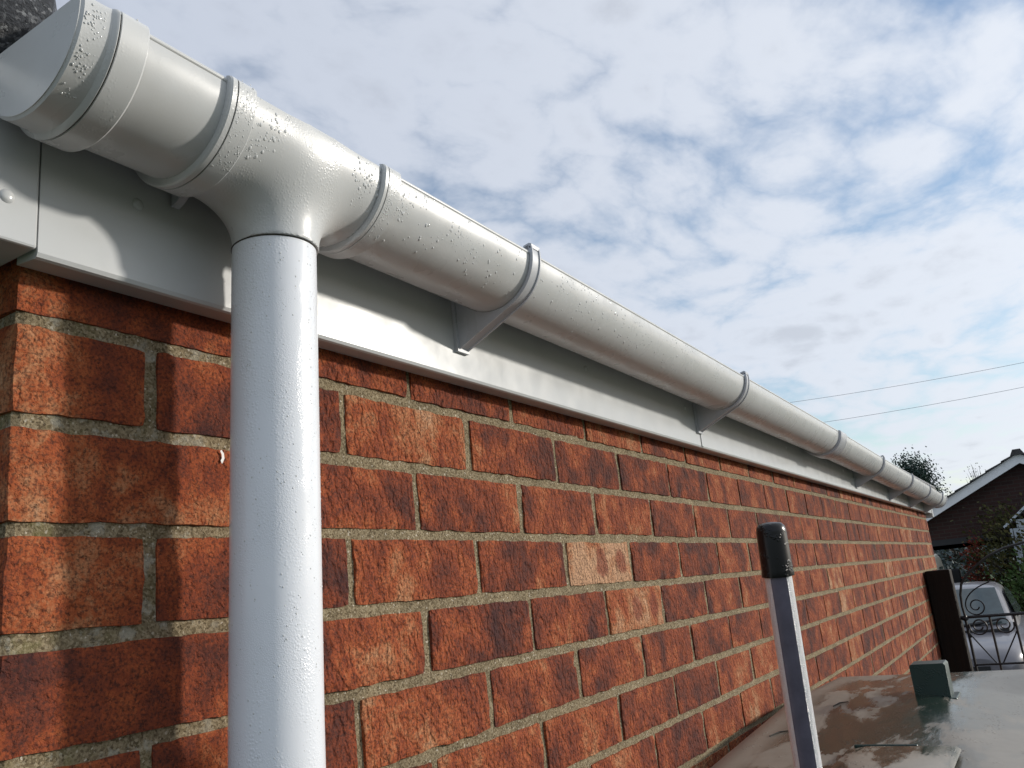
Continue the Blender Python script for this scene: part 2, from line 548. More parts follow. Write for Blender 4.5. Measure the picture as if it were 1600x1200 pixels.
fleck_brick = None
for bi, bk in enumerate(bricks):
    x0, x1, y0, y1, z0, z1, side = bk
    r1 = bias(bk); r2 = rng.random()
    near = x0 < 1.25 and z1 > -.50 and side == 0
    mid = x0 < 2.6 and z1 > -.6
    n = .0085 if near else (.03 if mid and side == 0 else .12)
    am = .0017 if near else (.0009 if mid else 0)
    if side:
        # a brick of the return face: build it as a front brick and turn it round the corner
        Vb, Fb = brick_vf(-(y1), -(y0), x0, .03, z0, z1, .03 if y0 < .4 else .12, bi, amp=.001)
        Vb = [Vector((p.y, -p.x, p.z)) for p in Vb]
        uu = [((p.y-y0)/(y1-y0), (p.z-z0)/.065) for p in Vb]
    else:
        Vb, Fb = brick_vf(x0, x1, y0, y1, z0, z1, n, bi, amp=am)
        uu = [(min(max((p.x-x0)/.215, 0), 1), (p.z-z0)/.065) for p in Vb]
    data = [(r1, r2, a, b_) for a, b_ in uu]
    if bi in top:
        o = mesh('brick', Vb, Fb, BRICK, None, smooth=False)
        sharp_by_angle(o.data, R(60))
        set_bk(o.data, data)
        child(o, wall); o.matrix_parent_inverse = Matrix()
    else:
        off = len(SV); SV += Vb; SF += [tuple(i+off for i in f) for f in Fb]; SB += data
o = mesh('bricks', SV, SF, BRICK, None, smooth=False); set_bk(o.data, SB)
child(o, wall); o.matrix_parent_inverse = Matrix(); o['kind'] = 'stuff'

# small splash of white paint on a brick, by the pipe
FLECK = plain('paint_fleck', (.72, .72, .70), .5)
Vf = []; pts = [(0, .0), (.0015, .003), (.001, .007), (-.0012, .0095), (-.0026, .0085), (-.0012, .006), (-.001, .003), (-.0022, .001), (-.001, -.0015)]
Vf = [(.1765+a*1.1, -.0022, -.0915+b_*1.1) for a, b_ in pts]
o = mesh('paint_splash', Vf, [tuple(range(len(Vf)))], FLECK); child(o, wall); o.matrix_parent_inverse = Matrix()

# ------------------------------------------------------------------ fascia and roof edge
FB, FT = .033, .172
def fascia(name, x0, x1, y=-.030, zb=FB):
    poly = [(y, FT), (y, zb+.004), (y+.0015, zb+.001), (y+.004, zb), (-.004, zb+.002), (-.004, zb+.008), (y+.009, zb+.009), (y+.009, FT)]
    o = prism_x(name, poly, x0, x1, PVC_FASCIA, None, R(8))
    return child(o, garage)
fascia('fascia_board', -.0035, 1.3735)
fascia('fascia_board', 1.3755, 5.66)
o = box('joint_strip', 1.368, 1.381, -.0315, -.0302, FB+.003, FT, PVC_FASCIA); child(o, garage)
o = box('box_end', -.19, -.0045, -.0312, .30, FB+.0055, .172, PVC_FASCIA, bev=.002); child(o, garage); o['label'] = 'white boxed end of the eaves at the corner'
o = box('box_end', 5.661, 5.73, -.0335, .20, FB-.022, FB+.06, PVC_FASCIA, bev=.003); child(o, garage); o['label'] = 'small white box at the far end of the eaves'
def dome(name, x, z, y, r, mat, parent, hh=.4):
    V = [(x, y-r*hh, z)]; F = []
    for i, f in enumerate((.45, .8, 1.0)):
        for j in range(12):
            a = 2*PI*j/12; V.append((x+r*f*math.cos(a), y-r*hh*math.sqrt(max(0, 1-f*f)), z+r*f*math.sin(a)))
    for j in range(12):
        j2 = (j+1) % 12; F.append((0, 1+j2, 1+j))
        for i in range(2): F.append((1+i*12+j, 1+i*12+j2, 1+(i+1)*12+j2, 1+(i+1)*12+j))
    o = mesh(name, V, F, mat, None, smooth=True); return child(o, parent)
dome('screw_cap', -.0266, .0705, -.0313, .0052, PVC_FASCIA, garage)
dome('screw_cap', .0739, .1019, -.0301, .0050, PVC_FASCIA, garage)
for xs in (.86, 1.30, 1.41, 2.1, 2.9): dome('screw_cap', xs, .113-.004*xs, -.0301, .005, PVC_FASCIA, garage)

m, k, b = newmat('mineral_felt'); p = pos(k)
c = k.ramp(k.n('ShaderNodeSeparateColor', ins={0: k.voro(p, 480, out='Color')}).outputs[0], [(.0, (.012, .014, .018)), (.8, (.04, .044, .052)), (1.0, (.20, .21, .22))])
setp(k, b, color=c, rough=.42, normal=bump(k, k.noise(p, 160, 5, .7), 1, .006)); FELT = m
V = []; F = []
# roof sheet, gentle fall to the gutter, with a dressed-down drip edge
prof = [(-.075, .172), (-.078, .190), (-.070, .204), (-.03, .212), (.3, .232), (2.4, .34), (2.4, .30), (.3, .20), (-.03, .180), (-.066, .188)]
o = prism_x('roof', prof, -.005, 5.72, FELT); child(o, garage)
# raised verge roll along the gable with its folded end
V = []; F = []
ring = 20; stn = 26
for i in range(stn):
    y = -.052+i*.1 if i > 2 else (-.052, -.046, -.02)[i]
    rad = (.0, .75, 1.0)[i] if i < 3 else 1.0
    for j in range(ring):
        a = 2*PI*j/ring
        w = .078*rad*(1+.08*nz(math.cos(a)*2+5, y*9, math.sin(a)*2)); hgt = .058*rad*(1+.12*nz(math.cos(a)*3, y*11+9, math.sin(a)*3))
        V.append((-.066+w*math.copysign(abs(math.cos(a))**.7, math.cos(a)), y, .236+max(0, y)*.06+hgt*math.copysign(abs(math.sin(a))**.7, math.sin(a))))
for i in range(stn-1):
    for j in range(ring): F.append((i*ring+j, i*ring+(j+1) % ring, (i+1)*ring+(j+1) % ring, (i+1)*ring+j))
verge = mesh('verge_roll', V, F, FELT, None, smooth=True); child(verge, garage); verge['label'] = 'black gritty felt roll along the roof verge'

# ------------------------------------------------------------------ gutter
GY, GR = -.088, .0555
def gz(x):
    if x < .6: return .159
    if x < 2.33: return .159-.0085*((x-.6)/1.73)
    return .1505-.0385*(x-2.33)/3.2
gutter = empty('rain_gutter', (0, GY, .159))
tag(gutter, 'white half-round plastic rain gutter clipped along the eaves of the brick garage', 'gutter')


def gchild(o, parent=None):
    o.parent = parent or gutter
    o.matrix_parent_inverse = Matrix.Translation((0, -GY, -.159))
    return o


def sub(o, p):
    o.parent = p; o.matrix_parent_inverse = Matrix()
    return o


def half_sweep(name, poly, mat, a0=PI, a1=2*PI, seg=48, parent=None, cz=None, gy=GY, autos=R(40), rnd=None):
    n = len(poly); V = []; F = []
    for i in range(seg+1):
        a = a0+(a1-a0)*i/seg
        for x, r in poly:
            if rnd and a-a0 < rnd[1]:
                tt = 1-(a-a0)/rnd[1]; r = min(r, rnd[0]+max(0, r-rnd[0])*math.sqrt(max(0, 1-tt*tt)))
            V.append((x, gy+r*math.cos(a), (cz if cz is not None else gz(x))+r*math.sin(a)))
    for i in range(seg):
        for j in range(n):
            j2 = (j+1) % n; F.append((i*n+j, i*n+j2, (i+1)*n+j2, (i+1)*n+j))
    F.append(tuple(range(n))); F.append(tuple(range((seg+1)*n-1, seg*n-1, -1)))
    o = mesh(name, V, F, mat, None, autos=autos)
    return gchild(o)


def trough(x0, x1, lab=None):
    t = .0022; xs = np.linspace(x0, x1, max(2, int((x1-x0)/.25)+1))
    poly = [(x, GR) for x in xs]+[(x, GR-t) for x in xs[::-1]]
    o = half_sweep('trough', poly, PVC, seg=64)
    # rolled front rim
    V, F = tube_vf([(x, GY-GR+.0012, gz(x)+.0008) for x in xs], .0024, 8)
    o2 = mesh('rim', V, F, PVC, None, autos=R(60)); o2.parent = o
    return o
trough(-.028, .0748)
trough(.252, 2.326)
trough(2.334, 5.50)


def collar(name, x0, x1, splits, Ro=.0618, Ri=.0556, mat=PVC_WET, over=.085, chamf=.0012):
    """socket band with narrow grooves at the given x positions; grime sits in the grooves"""
    poly = [(x0, Ri), (x0, Ro-chamf), (x0+chamf, Ro)]
    for s in splits: poly += [(s-.0007, Ro), (s-.0004, Ro-.0016), (s+.0004, Ro-.0016), (s+.0007, Ro)]
    poly += [(x1-chamf, Ro), (x1, Ro-chamf), (x1, Ri)]
    o = half_sweep(name, poly, mat, PI-over, 2*PI, 110, autos=R(28), rnd=(Ri-.0004, .11))
    for s in splits:
        g_ = half_sweep('joint_grime', [(s-.00045, Ro-.0014), (s-.00045, Ro-.0007), (s+.00045, Ro-.0007), (s+.00045, Ro-.0014)], GRIME, PI-over+.07, 2*PI, 48)
        sub(g_, o)
    return o

# end cap
cap_poly = [(-.0465, .030), (-.0465, .0560), (-.0450, .0578), (-.0300, .0582), (-.0270, .0590), (-.0255, .0612), (-.0240, .0622), (-.0236, .0622), (-.0232, .0606), (-.0224, .0606), (-.0220, .0622),
            (-.0030, .0622), (-.0018, .0612), (-.0010, .0602), (-.0010, .0560), (-.0400, .0555), (-.0400, .030)]
cap = half_sweep('end_cap', cap_poly, PVC_WET, PI-.08, 2*PI+.02, 110, autos=R(30), rnd=(.0556, .09))
V = []; F = []
nn = 40
ptsc = [(GY+.0561*math.cos(PI-.06+(PI+.08)*i/nn), .159+.0561*math.sin(PI-.06+(PI+.08)*i/nn)) for i in range(nn+1)]
o = prism_x('cap_plate', ptsc, -.0472, -.0440, PVC, None, R(30)); sub(o, cap)
for s, rr_ in ((-.0228, .0612), (-.0004, .0572)):
    g_ = half_sweep('joint_grime', [(s-.0005, rr_-.0012), (s-.0005, rr_), (s+.0005, rr_), (s+.0005, rr_-.0012)], GRIME, PI, 2*PI, 48); sub(g_, cap)


# running outlet: half-round body melting into the vertical spigot (signed distance field, surface nets)
OX = .1630
def surface_nets(f, org, hh):
    s = f < 0
    nX, nY, nZ = f.shape
    cnt = np.zeros((nX-1, nY-1, nZ-1)); acc = np.zeros((nX-1, nY-1, nZ-1, 3))
    cor = [(a, b_, c_) for a in (0, 1) for b_ in (0, 1) for c_ in (0, 1)]
    def sub(A, c_): return A[c_[0]:nX-1+c_[0], c_[1]:nY-1+c_[1], c_[2]:nZ-1+c_[2]]
    for a in cor:
        for b_ in cor:
            if a < b_ and sum(abs(np.array(a)-np.array(b_))) == 1:
                fa, fb = sub(f, a), sub(f, b_); mk = (fa < 0) != (fb < 0)
                t = np.where(mk, fa/np.where(mk, fa-fb, 1), 0)
                P = np.array(a)[None, None, None]+t[..., None]*(np.array(b_)-np.array(a))
                acc += np.where(mk[..., None], P, 0); cnt += mk
    act = cnt > 0
    ids = -np.ones(cnt.shape, int); ids[act] = np.arange(act.sum())
    I = np.argwhere(act); P = acc[act]/cnt[act][:, None]
    V = (I+P)*hh+np.array(org)
    F = []
    for ax in range(3):
        sl0 = [slice(None)]*3; sl1 = [slice(None)]*3; sl0[ax] = slice(0, -1); sl1[ax] = slice(1, None)
        A = s[tuple(sl0)]; B = s[tuple(sl1)]
        for (i, j, k_) in np.argwhere(A != B):
            c_ = [i, j, k_]; b1, b2 = [(1, 2), (2, 0), (0, 1)][ax]
            if c_[b1] == 0 or c_[b2] == 0 or c_[b1] >= f.shape[b1]-1 or c_[b2] >= f.shape[b2]-1: continue
            qd = []
            for d1, d2 in ((-1, -1), (0, -1), (0, 0), (-1, 0)):
                e = list(c_); e[b1] += d1; e[b2] += d2; qd.append(ids[tuple(e)])
            if not A[i, j, k_]: qd = qd[::-1]
            F.append(tuple(qd))
    return V, F


def outlet_sdf(X, Y, Z):
    R0 = .0572
    a = np.sqrt(Y**2+Z**2)-R0
    bcyl = np.sqrt(X**2+Y**2)-.0348
    bcyl = np.maximum(bcyl, Z+.02)
    kk = .036
    hh = np.clip(.5+.5*(bcyl-a)/kk, 0, 1)
    f = bcyl*(1-hh)+a*hh-kk*hh*(1-hh)
    f = np.maximum(f, Z-.0015)
    f = np.maximum(f, -.0868-Z)
    f = np.maximum(f, np.abs(X+.0015)-.0765)
    inner = np.sqrt(Y**2+Z**2)-.0525
    f = np.maximum(f, -inner)
    return f
hh = .0018
gx = np.arange(-.086, .086, hh); gyv = np.arange(-.066, .066, hh); gzv = np.arange(-.097, .010, hh)
X, Y, Z = np.meshgrid(gx, gyv, gzv, indexing='ij')
V, F = surface_nets(outlet_sdf(X, Y, Z), (gx[0], gyv[0], gzv[0]), hh)
for it in range(2):      # snap to the true surface
    e = 2e-4
    f0 = outlet_sdf(V[:, 0], V[:, 1], V[:, 2])
    gr = np.stack([outlet_sdf(V[:, 0]+e*(i == 0), V[:, 1]+e*(i == 1), V[:, 2]+e*(i == 2))-f0 for i in range(3)], -1)/e
    V = V-gr*(f0/np.maximum((gr**2).sum(-1), .2))[:, None]
V = V+np.array([OX, GY, .159])
OUT_V = V
outlet = mesh('outlet', V, F, PVC_WET, None, autos=R(48)); gchild(outlet)
for o in (collar('socket', .0662, .0905, (.0722,)), collar('socket', .2385, .2620, (.2440,))):
    sub(o, outlet)
for s, rr_ in ((.0912, .0576), (.2627, .0562)):
    g_ = half_sweep('joint_grime', [(s-.0005, rr_-.001), (s-.0005, rr_), (s+.0005, rr_), (s+.0005, rr_-.001)], GRIME, PI, 2*PI, 48); sub(g_, outlet)
# union between the two gutter lengths
un = collar('union_socket', 2.285, 2.372, (2.300, 2.357), Ro=.0625, mat=PVC_OLD)

# brackets
def bracket(xb):
    cz = gz(xb)
    br = bpy.data.objects.new('bracket', None); br.empty_display_size = .05; link(br); br.location = (xb, GY, cz)
    br.parent = gutter; br.matrix_parent_inverse = Matrix.Translation((0, -GY, -.159))
    ri, ro = .0562, .0592
    foot = (-.0335-GY, -.090)
    d = math.hypot(*foot); ph = math.atan2(foot[1], foot[0]); al = math.acos(ro/d)
    ta = ph-al                      # tangent angle on the circle (front side)
    a_start = -PI-.14
    pts_o = [(ro*math.cos(a), ro*math.sin(a)) for a in np.linspace(a_start, ta, 36)]
    pts_i = [(ri*math.cos(a), ri*math.sin(a)) for a in np.linspace(a_start, ta, 36)]
    off = (pts_i[-1][0]-pts_o[-1][0], pts_i[-1][1]-pts_o[-1][1])
    path_o = pts_o+[foot]; path_i = pts_i+[(foot[0], foot[1]+.004)]
    def strip(name, po, pi_, xa, xc):
        n = len(po); V = []; F = []
        for (a, b_), (c_, d_) in zip(po, pi_): V += [(xa, a, b_), (xc, a, b_), (xc, c_, d_), (xa, c_, d_)]
        for i in range(n-1):
            for j in range(4): F.append((i*4+j, i*4+(j+1) % 4, (i+1)*4+(j+1) % 4, (i+1)*4+j))
        F += [(0, 1, 2, 3), (n*4-1, n*4-2, n*4-3, n*4-4)]
        o = mesh(name, V, F, PVC_OLD, None, autos=R(35)); o.parent = br; return o
    strip('strap', path_o, path_i, -.0085, .0105)
    # raised bead along both edges of the strap
    ro2 = ro+.0016
    bead_o = [(ro2*math.cos(a), ro2*math.sin(a)) for a in np.linspace(a_start, ta, 36)]+[(foot[0], foot[1]-.0016)]
    strip('edge_bead', bead_o, path_o, -.0088, -.0066)
    strip('edge_bead', bead_o, path_o, .0086, .0108)
    arc = [(ri*math.cos(a), ri*math.sin(a)) for a in np.linspace(ta, -.10, 24)]
    poly = [(foot[0], foot[1]+.003)]+arc+[(foot[0], arc[-1][1])]
    V = [(-.0082, a, b_) for a, b_ in poly]+[(-.0042, a, b_) for a, b_ in poly]; n = len(poly)
    F = [tuple(range(n)), tuple(range(2*n-1, n-1, -1))]+[(i, (i+1) % n, n+(i+1) % n, n+i) for i in range(n)]
    o = mesh('gusset', V, F, PVC_OLD, None, autos=R(35)); o.parent = br
    Vb, Fb = box_vf(-.0115, .013, foot[0]-.0015, foot[0]+.0033, foot[1]-.004, .012)
    o = mesh('back_plate', Vb, Fb, PVC_OLD, None); o.parent = br
    # sprung clip over the front rim
    cl_ = [(-ri-.0036, .006), (-ri-.0042, .0105), (-ri-.001, .0125), (-ri+.007, .0108), (-ri+.007, .0088), (-ri+.0005, .0100), (-ri-.001, .006)]
    V = [(-.0085, a, b_) for a, b_ in cl_]+[(.0105, a, b_) for a, b_ in cl_]; n = len(cl_)
    F = [tuple(range(n)), tuple(range(2*n-1, n-1, -1))]+[(i, (i+1) % n, n+(i+1) % n, n+i) for i in range(n)]
    o = mesh('clip', V, F, PVC_OLD, None, autos=R(35)); o.parent = br
    return br
for xb in (.512, 1.360, 3.10, 3.92, 4.62, 5.25): bracket(xb)
# small fixing lug under the outlet
o = prism_x('fixing_lug', [(-.0335, .128), (-.0335, .109), (-.040, .111), (-.062, .127)], .102, .109, PVC_OLD); sub(o, outlet)

# far end cap
o = half_sweep('end_cap', [(5.495, .0), (5.495, .0585), (5.515, .0585), (5.522, .055), (5.522, .0)], PVC_OLD, seg=32)

# ------------------------------------------------------------------ downpipe
dp = empty('downpipe', (.164, -.0760, GZ)); tag(dp, 'round white plastic downpipe dropping from the gutter outlet, beaded with water', 'downpipe')
V = []; F = []; SEG = 72
zs = [.0755, .0735, .0729, -.3, -.8, -1.4, -2.09]
def pc(z): return (.1632-.0053*(.06-max(z, -.6)), -.0852+.0315*(.06-max(z, -.6)))
for z in zs:
    cx, cy = pc(z); r = .0335 if z > .074 else .0343
    for j in range(SEG):
        a = 2*PI*j/SEG; V.append((cx+r*math.cos(a), cy+r*math.sin(a), z))
for i in range(len(zs)-1):
    for j in range(SEG):
        j2 = (j+1) % SEG; F.append((i*SEG+j, (i+1)*SEG+j, (i+1)*SEG+j2, i*SEG+j2))
F.append(tuple(range(SEG)))
mesh('pipe', V, F, PVC_PIPE, dp, autos=R(50))
V = []; F = []
for z, r in ((.0712, .0347), (.0722, .0347), (.0722, .0330), (.0712, .0330)):
    for j in range(SEG):
        a = 2*PI*j/SEG; V.append((.1631+r*math.cos(a), -.0855+r*math.sin(a), z))
for i in range(4):
    for j in range(SEG): F.append((i*SEG+j, i*SEG+(j+1) % SEG, ((i+1) % 4)*SEG+(j+1) % SEG, ((i+1) % 4)*SEG+j))
mesh('joint_grime', V, F, GRIME, dp)

# ------------------------------------------------------------------ water droplets on the plastic (real beads)
m, k, b = newmat('water'); setp(k, b, color=(.65, .665, .67), rough=.05, trans=.0, ior=1.33, spec=.5); WATER = m
TV = []; TF = []
def unit_drop():
    V = [(0, 0, 1)]; F = []
    for f in (.5, .85, 1.0):
        for j in range(8):
            a = 2*PI*j/8; V.append((f*math.cos(a), f*math.sin(a), math.sqrt(max(0, 1-f*f)) if f < 1 else -.25))
    for j in range(8):
        j2 = (j+1) % 8; F.append((0, 1+j, 1+j2))
        for i in range(2): F.append((1+i*8+j, 1+(i+1)*8+j, 1+(i+1)*8+j2, 1+i*8+j2))
    return np.array(V), F
UD, UF = unit_drop()
def add_drop(P, N, r, flat=.45, stretch=1.0):
    N = Vector(N).normalized(); t = Vector((0, 0, 1)); t = (t-N*t.dot(N))
    if t.length < 1e-4: t = Vector((1, 0, 0))
    t.normalize(); s = N.cross(t)
    A = np.array([s, t*stretch, N*flat])*r
    off = len(TV)
    TV.extend((UD @ A+np.array(P)).tolist())
    TF.extend([tuple(i+off for i in f) for f in UF])
def gutter_drop(x, a, r, Rr=GR):
    N = Vector((0, math.cos(a), math.sin(a)))
    add_drop(Vector((x, GY, gz(x)))+N*Rr, N, r, .34, random.uniform(1, 1.35))
for i in range(2600):
    x = .265+1.0*random.random()**1.7
    a = PI+random.uniform(.0, 1.05)
    dn = nz(x*26, a*2.6, 4.2)+.25*(1-(a-PI))
    if random.random() > max(.04, min(.75, (dn-.02)*1.5)): continue
    gutter_drop(x, a, random.choice((.0003, .0004, .0005, .0006, .0008, .0012))*random.uniform(.8, 1.2)*(.85 if x > .6 else 1))
for i in range(90): gutter_drop(random.uniform(.27, 1.0), PI+random.uniform(.1, 1.2), random.uniform(.0009, .0018))
for i in range(900):
    x = random.uniform(.0925, .2375); a = PI+random.uniform(.0, .85)
    if random.random() > max(.08, .35+1.1*nz(x*60, a*3.0, 1.2)): continue
    gutter_drop(x, a, random.choice((.0004, .0005, .0006, .0007, .0009, .0014)), .0572)
for (xa, xc) in ((.0735, .0895), (.2455, .261), (-.021, -.004), (-.044, -.031)):
    for i in range(260):
        x = random.uniform(xa, xc); a = PI+random.uniform(-.05, 1.1)
        if random.random() > max(.1, .3+nz(x*50, a*4.0, 8.2)): continue
        gutter_drop(x, a, random.uniform(.0003, .0008), .0618 if xa > -.03 else .0582)
for i in range(1500):
    z = .068-.42*random.random(); a = random.uniform(PI*.75, PI*1.95)
    if random.random() > max(.06, .4+1.2*nz(a*9, z*7, 3.3)): continue
    cx, cy = pc(z); N = Vector((math.cos(a), math.sin(a), 0))
    add_drop(Vector((cx, cy, z))+N*.0343, N, random.choice((.0003, .0004, .0005, .0007)), .34, random.uniform(1, 1.4))
o = mesh('water_droplets', TV, TF, WATER, None, smooth=True); gchild(o); o['kind'] = 'stuff'

# ------------------------------------------------------------------ telescopic pole
pole = empty('telescopic_pole', (.70, -.32, GZ)); tag(pole, 'leaning pole with silver and dark blue stripes and a black rubber cap, by the tank', 'pole')
Pt = Vector((.499, -.367, -.184)); Pb = Vector((.523, -.357, -.403)); ax_ = (Pb-Pt).normalized()
m, k, b = newmat('pole_metal'); p = pos(k)
v1 = k.voro(p, 900)
setp(k, b, color=(.78, .78, .80), rough=.30, metal=.35, normal=bump(k, k.ramp(v1, [(.0, 1.0), (.3, .8), (.55, 0.0)]), .8, .0006)); POLEM = m
STRIPE = plain('blue_stripe', (.10, .092, .125), .4, scale=60, var=.2)
m, k, b = newmat('black_rubber'); p = pos(k)
bd = k.math('MULTIPLY', k.ramp(k.voro(p, 420), [(.0, 1.0), (.3, .8), (.5, 0.0)]), k.smooth(k.noise(p, 70, 2), .52, .6))
setp(k, b, color=(.004, .004, .005), rough=.28, spec=.35, normal=bump(k, bd, .7, .0008)); RUB = m
def lathe_axis(name, prof, P0, ax, mat, parent, seg=32, a0=0, a1=2*PI):
    u = ax.cross(Vector((0, 1, 0))).normalized(); w = ax.cross(u)
    full = abs(a1-a0-2*PI) < 1e-6; n = seg if full else seg+1
    V = []; F = []
    for s, r in prof:
        for j in range(n):
            a = a0+(a1-a0)*j/seg; V.append(P0+ax*s+(u*math.cos(a)+w*math.sin(a))*r)
    for i in range(len(prof)-1):
        for j in range(seg):
            j2 = (j+1) % n; F.append((i*n+j, i*n+j2, (i+1)*n+j2, (i+1)*n+j))
    return mesh(name, V, F, mat, parent, autos=R(50))
RP = .0122
LEN = (GZ+.02-Pt.z)/ax_.z
lathe_axis('shaft', [(.030, 0.001), (.030, RP), (LEN, RP), (LEN, .001)], Pt, ax_, POLEM, pole)
lathe_axis('rubber_cap', [(-.0005, .0005), (0, .006), (.0012, .0105), (.004, .0128), (.008, .0136), (.044, .0142), (.0475, .0148), (.0490, .0146), (.0495, .0125)], Pt, ax_, RUB, pole)
# the stripe faces the camera
u_ = ax_.cross(Vector((0, 1, 0))).normalized(); w_ = ax_.cross(u_)
dc = (CAM-Pt); ang = math.atan2(dc.dot(w_), dc.dot(u_))
lathe_axis('stripe', [(.040, RP+.0003), (LEN, RP+.0003)], Pt, ax_, STRIPE, pole, seg=12, a0=ang-.62, a1=ang+.60)

# ------------------------------------------------------------------ green oil tank with wet top
m, k, b = newmat('wet_tank_plastic'); p = pos(k)
sp = k.n('ShaderNodeSeparateXYZ', ins={0: p})
pm = k.mapping(p, (3.2, 8.0, 1), rot=(0, 0, R(-14)))
fing = k.noise(k.mapping(p, (14, 75, 1), rot=(0, 0, R(-8))), 1.0, 4, .6)
wm = k.math('ADD', k.noise(pm, 1.0, 7, .60, .5), k.math('MULTIPLY_ADD', fing, .16, -.08))
wet = k.smooth(wm, .44, .52)
dry_edge = k.smooth(sp.outputs[1], -.10, -.16)          # a dewy band stays along the wall
wet = k.math('MULTIPLY', wet, dry_edge)
wet = k.math('MULTIPLY', wet, k.math('MULTIPLY_ADD', k.smooth(k.math('ADD', sp.outputs[1], k.math('MULTIPLY', fing, .10)), -.30, -.38), -.75, 1.0))
dew = k.mix(k.noise(p, 30, 5, .6), (.20, .178, .145), (.29, .26, .215))
film = k.mix(k.noise(p, 60, 4, .6), (.012, .028, .022), (.028, .042, .030))
col_ = k.mix(wet, dew, film)
rgh = k.math('MULTIPLY_ADD', wet, -.27, .44)
beads = k.math('MULTIPLY', k.ramp(k.voro(p, 160), [(.0, 1.0), (.22, .7), (.34, 0.0)]), k.smooth(k.noise(p, 26, 3), .56, .62))
nr = bump(k, beads, .8, .0016)
nr = bump(k, wet, .35, .0008, nr)
nr = bump(k, k.noise(k.mapping(p, (5, 14, 1)), 1.0, 3), .35, .006, nr)
setp(k, b, color=col_, rough=rgh, normal=nr, spec=k.math('MULTIPLY_ADD', wet, -.18, .5), coat=.0, coatr=.08); TANKTOP = m
m, k, b = newmat('green_tank_plastic'); p = pos(k)
bd = k.math('MULTIPLY', k.ramp(k.voro(p, 300), [(.0, 1.0), (.3, .7), (.5, 0.0)]), k.smooth(k.noise(p, 50, 2), .48, .6))
setp(k, b, color=k.mix(k.noise(p, 20, 4), (.006, .028, .024), (.012, .042, .036)), rough=.35, normal=bump(k, bd, .6, .0012)); TGREEN = m
tank = empty('oil_tank', (1.4, -.5, GZ)); tag(tank, 'dark green plastic oil tank with a wet flat top, beside the wall', 'tank')
TX0, TX1, TY0, TY1, TZ = .78, 2.035, -1.05, -.058, -.495
V = []; F = []
nX, nY = 60, 50
def tank_z(x, y):
    # shallow dished panel, raised rim, and a crease falling away to the outer side
    e = min(x-TX0, TX1-x, TY1-y, y-TY0)
    z = TZ
    if e < .035: z += -.010*(1-e/.035)**2
    z -= max(.045*(1.60-x), .20*(-.325-y)*min(1, max(0, (1.98-x)/.25)), .03*(x-1.60), 0) - .012
    return z
for j in range(nY+1):
    for i in range(nX+1):
        x = TX0+(TX1-TX0)*i/nX; y = TY0+(TY1-TY0)*j/nY
        V.append((x, y, tank_z(x, y)))
for j in range(nY):
    for i in range(nX): a = j*(nX+1)+i; F.append((a, a+1, a+nX+2, a+nX+1))
mesh('tank_top', V, F, TANKTOP, tank, smooth=True)
V = []; F = []; per = []
for i in range(nX+1): per.append((TX0+(TX1-TX0)*i/nX, TY0))
for j in range(1, nY+1): per.append((TX1, TY0+(TY1-TY0)*j/nY))
for i in range(nX-1, -1, -1): per.append((TX0+(TX1-TX0)*i/nX, TY1))
for j in range(nY-1, 0, -1): per.append((TX0, TY0+(TY1-TY0)*j/nY))
n = len(per)
for zk, s in ((None, 0), (-.53, .006), (-1.2, .0), (-1.26, -.02), (-1.32, .0), (GZ+.02, .0)):
    for x, y in per:
        V.append((x+s*(1 if x > 1.4 else -1), y+s*(1 if y > -.5 else -1), tank_z(x, y) if zk is None else zk))
for i in range(5):
    for j in range(n): F.append((i*n+j, i*n+(j+1) % n, (i+1)*n+(j+1) % n, (i+1)*n+j))
mesh('tank_body', V, F, TGREEN, tank, autos=R(40))
# moulded lug: an upright hollow block
lug = [(-.031, 0), (-.032, .066), (-.029, .070), (.029, .070), (.032, .066), (.031, 0)]
V = []; F = []
for x in (1.572, 1.632):
    for y, z in lug: V.append((x, -.338+y, TZ+z-.004))
n = len(lug)
F = [tuple(range(n)), tuple(range(2*n-1, n-1, -1))]+[(i, (i+1) % n, n+(i+1) % n, n+i) for i in range(n)]
o = mesh('moulded_lug', V, F, TGREEN, tank, autos=R(50))
o2 = box('lug_flange', 1.562, 1.646, -.380, -.296, TZ-.004, TZ+.004, TGREEN, tank, bev=.002)
V = []
hx0, hx1, hy0, hy1 = .82, 1.120, -.418, -.262
for x, y, z in ((hx0, hy0, 0), (hx1, hy0, 0), (hx1, hy1, 0), (hx0, hy1, 0)): V.append((x, y, TZ-.004))
for x, y in ((hx0+.006, hy0+.005), (hx1-.006, hy0+.005), (hx1-.006, hy1-.030), (hx0+.006, hy1-.03)): V.append((x, y, TZ+.002))
mesh('inspection_hatch', V, [(4, 5, 6, 7), (0, 1, 5, 4), (1, 2, 6, 5), (2, 3, 7, 6), (3, 0, 4, 7)], TANKTOP, tank, autos=R(60))
box('hatch_rib', 1.128, 1.134, -.360, -.270, TZ-.004, TZ+.0015, TGREEN, tank, bev=.002)

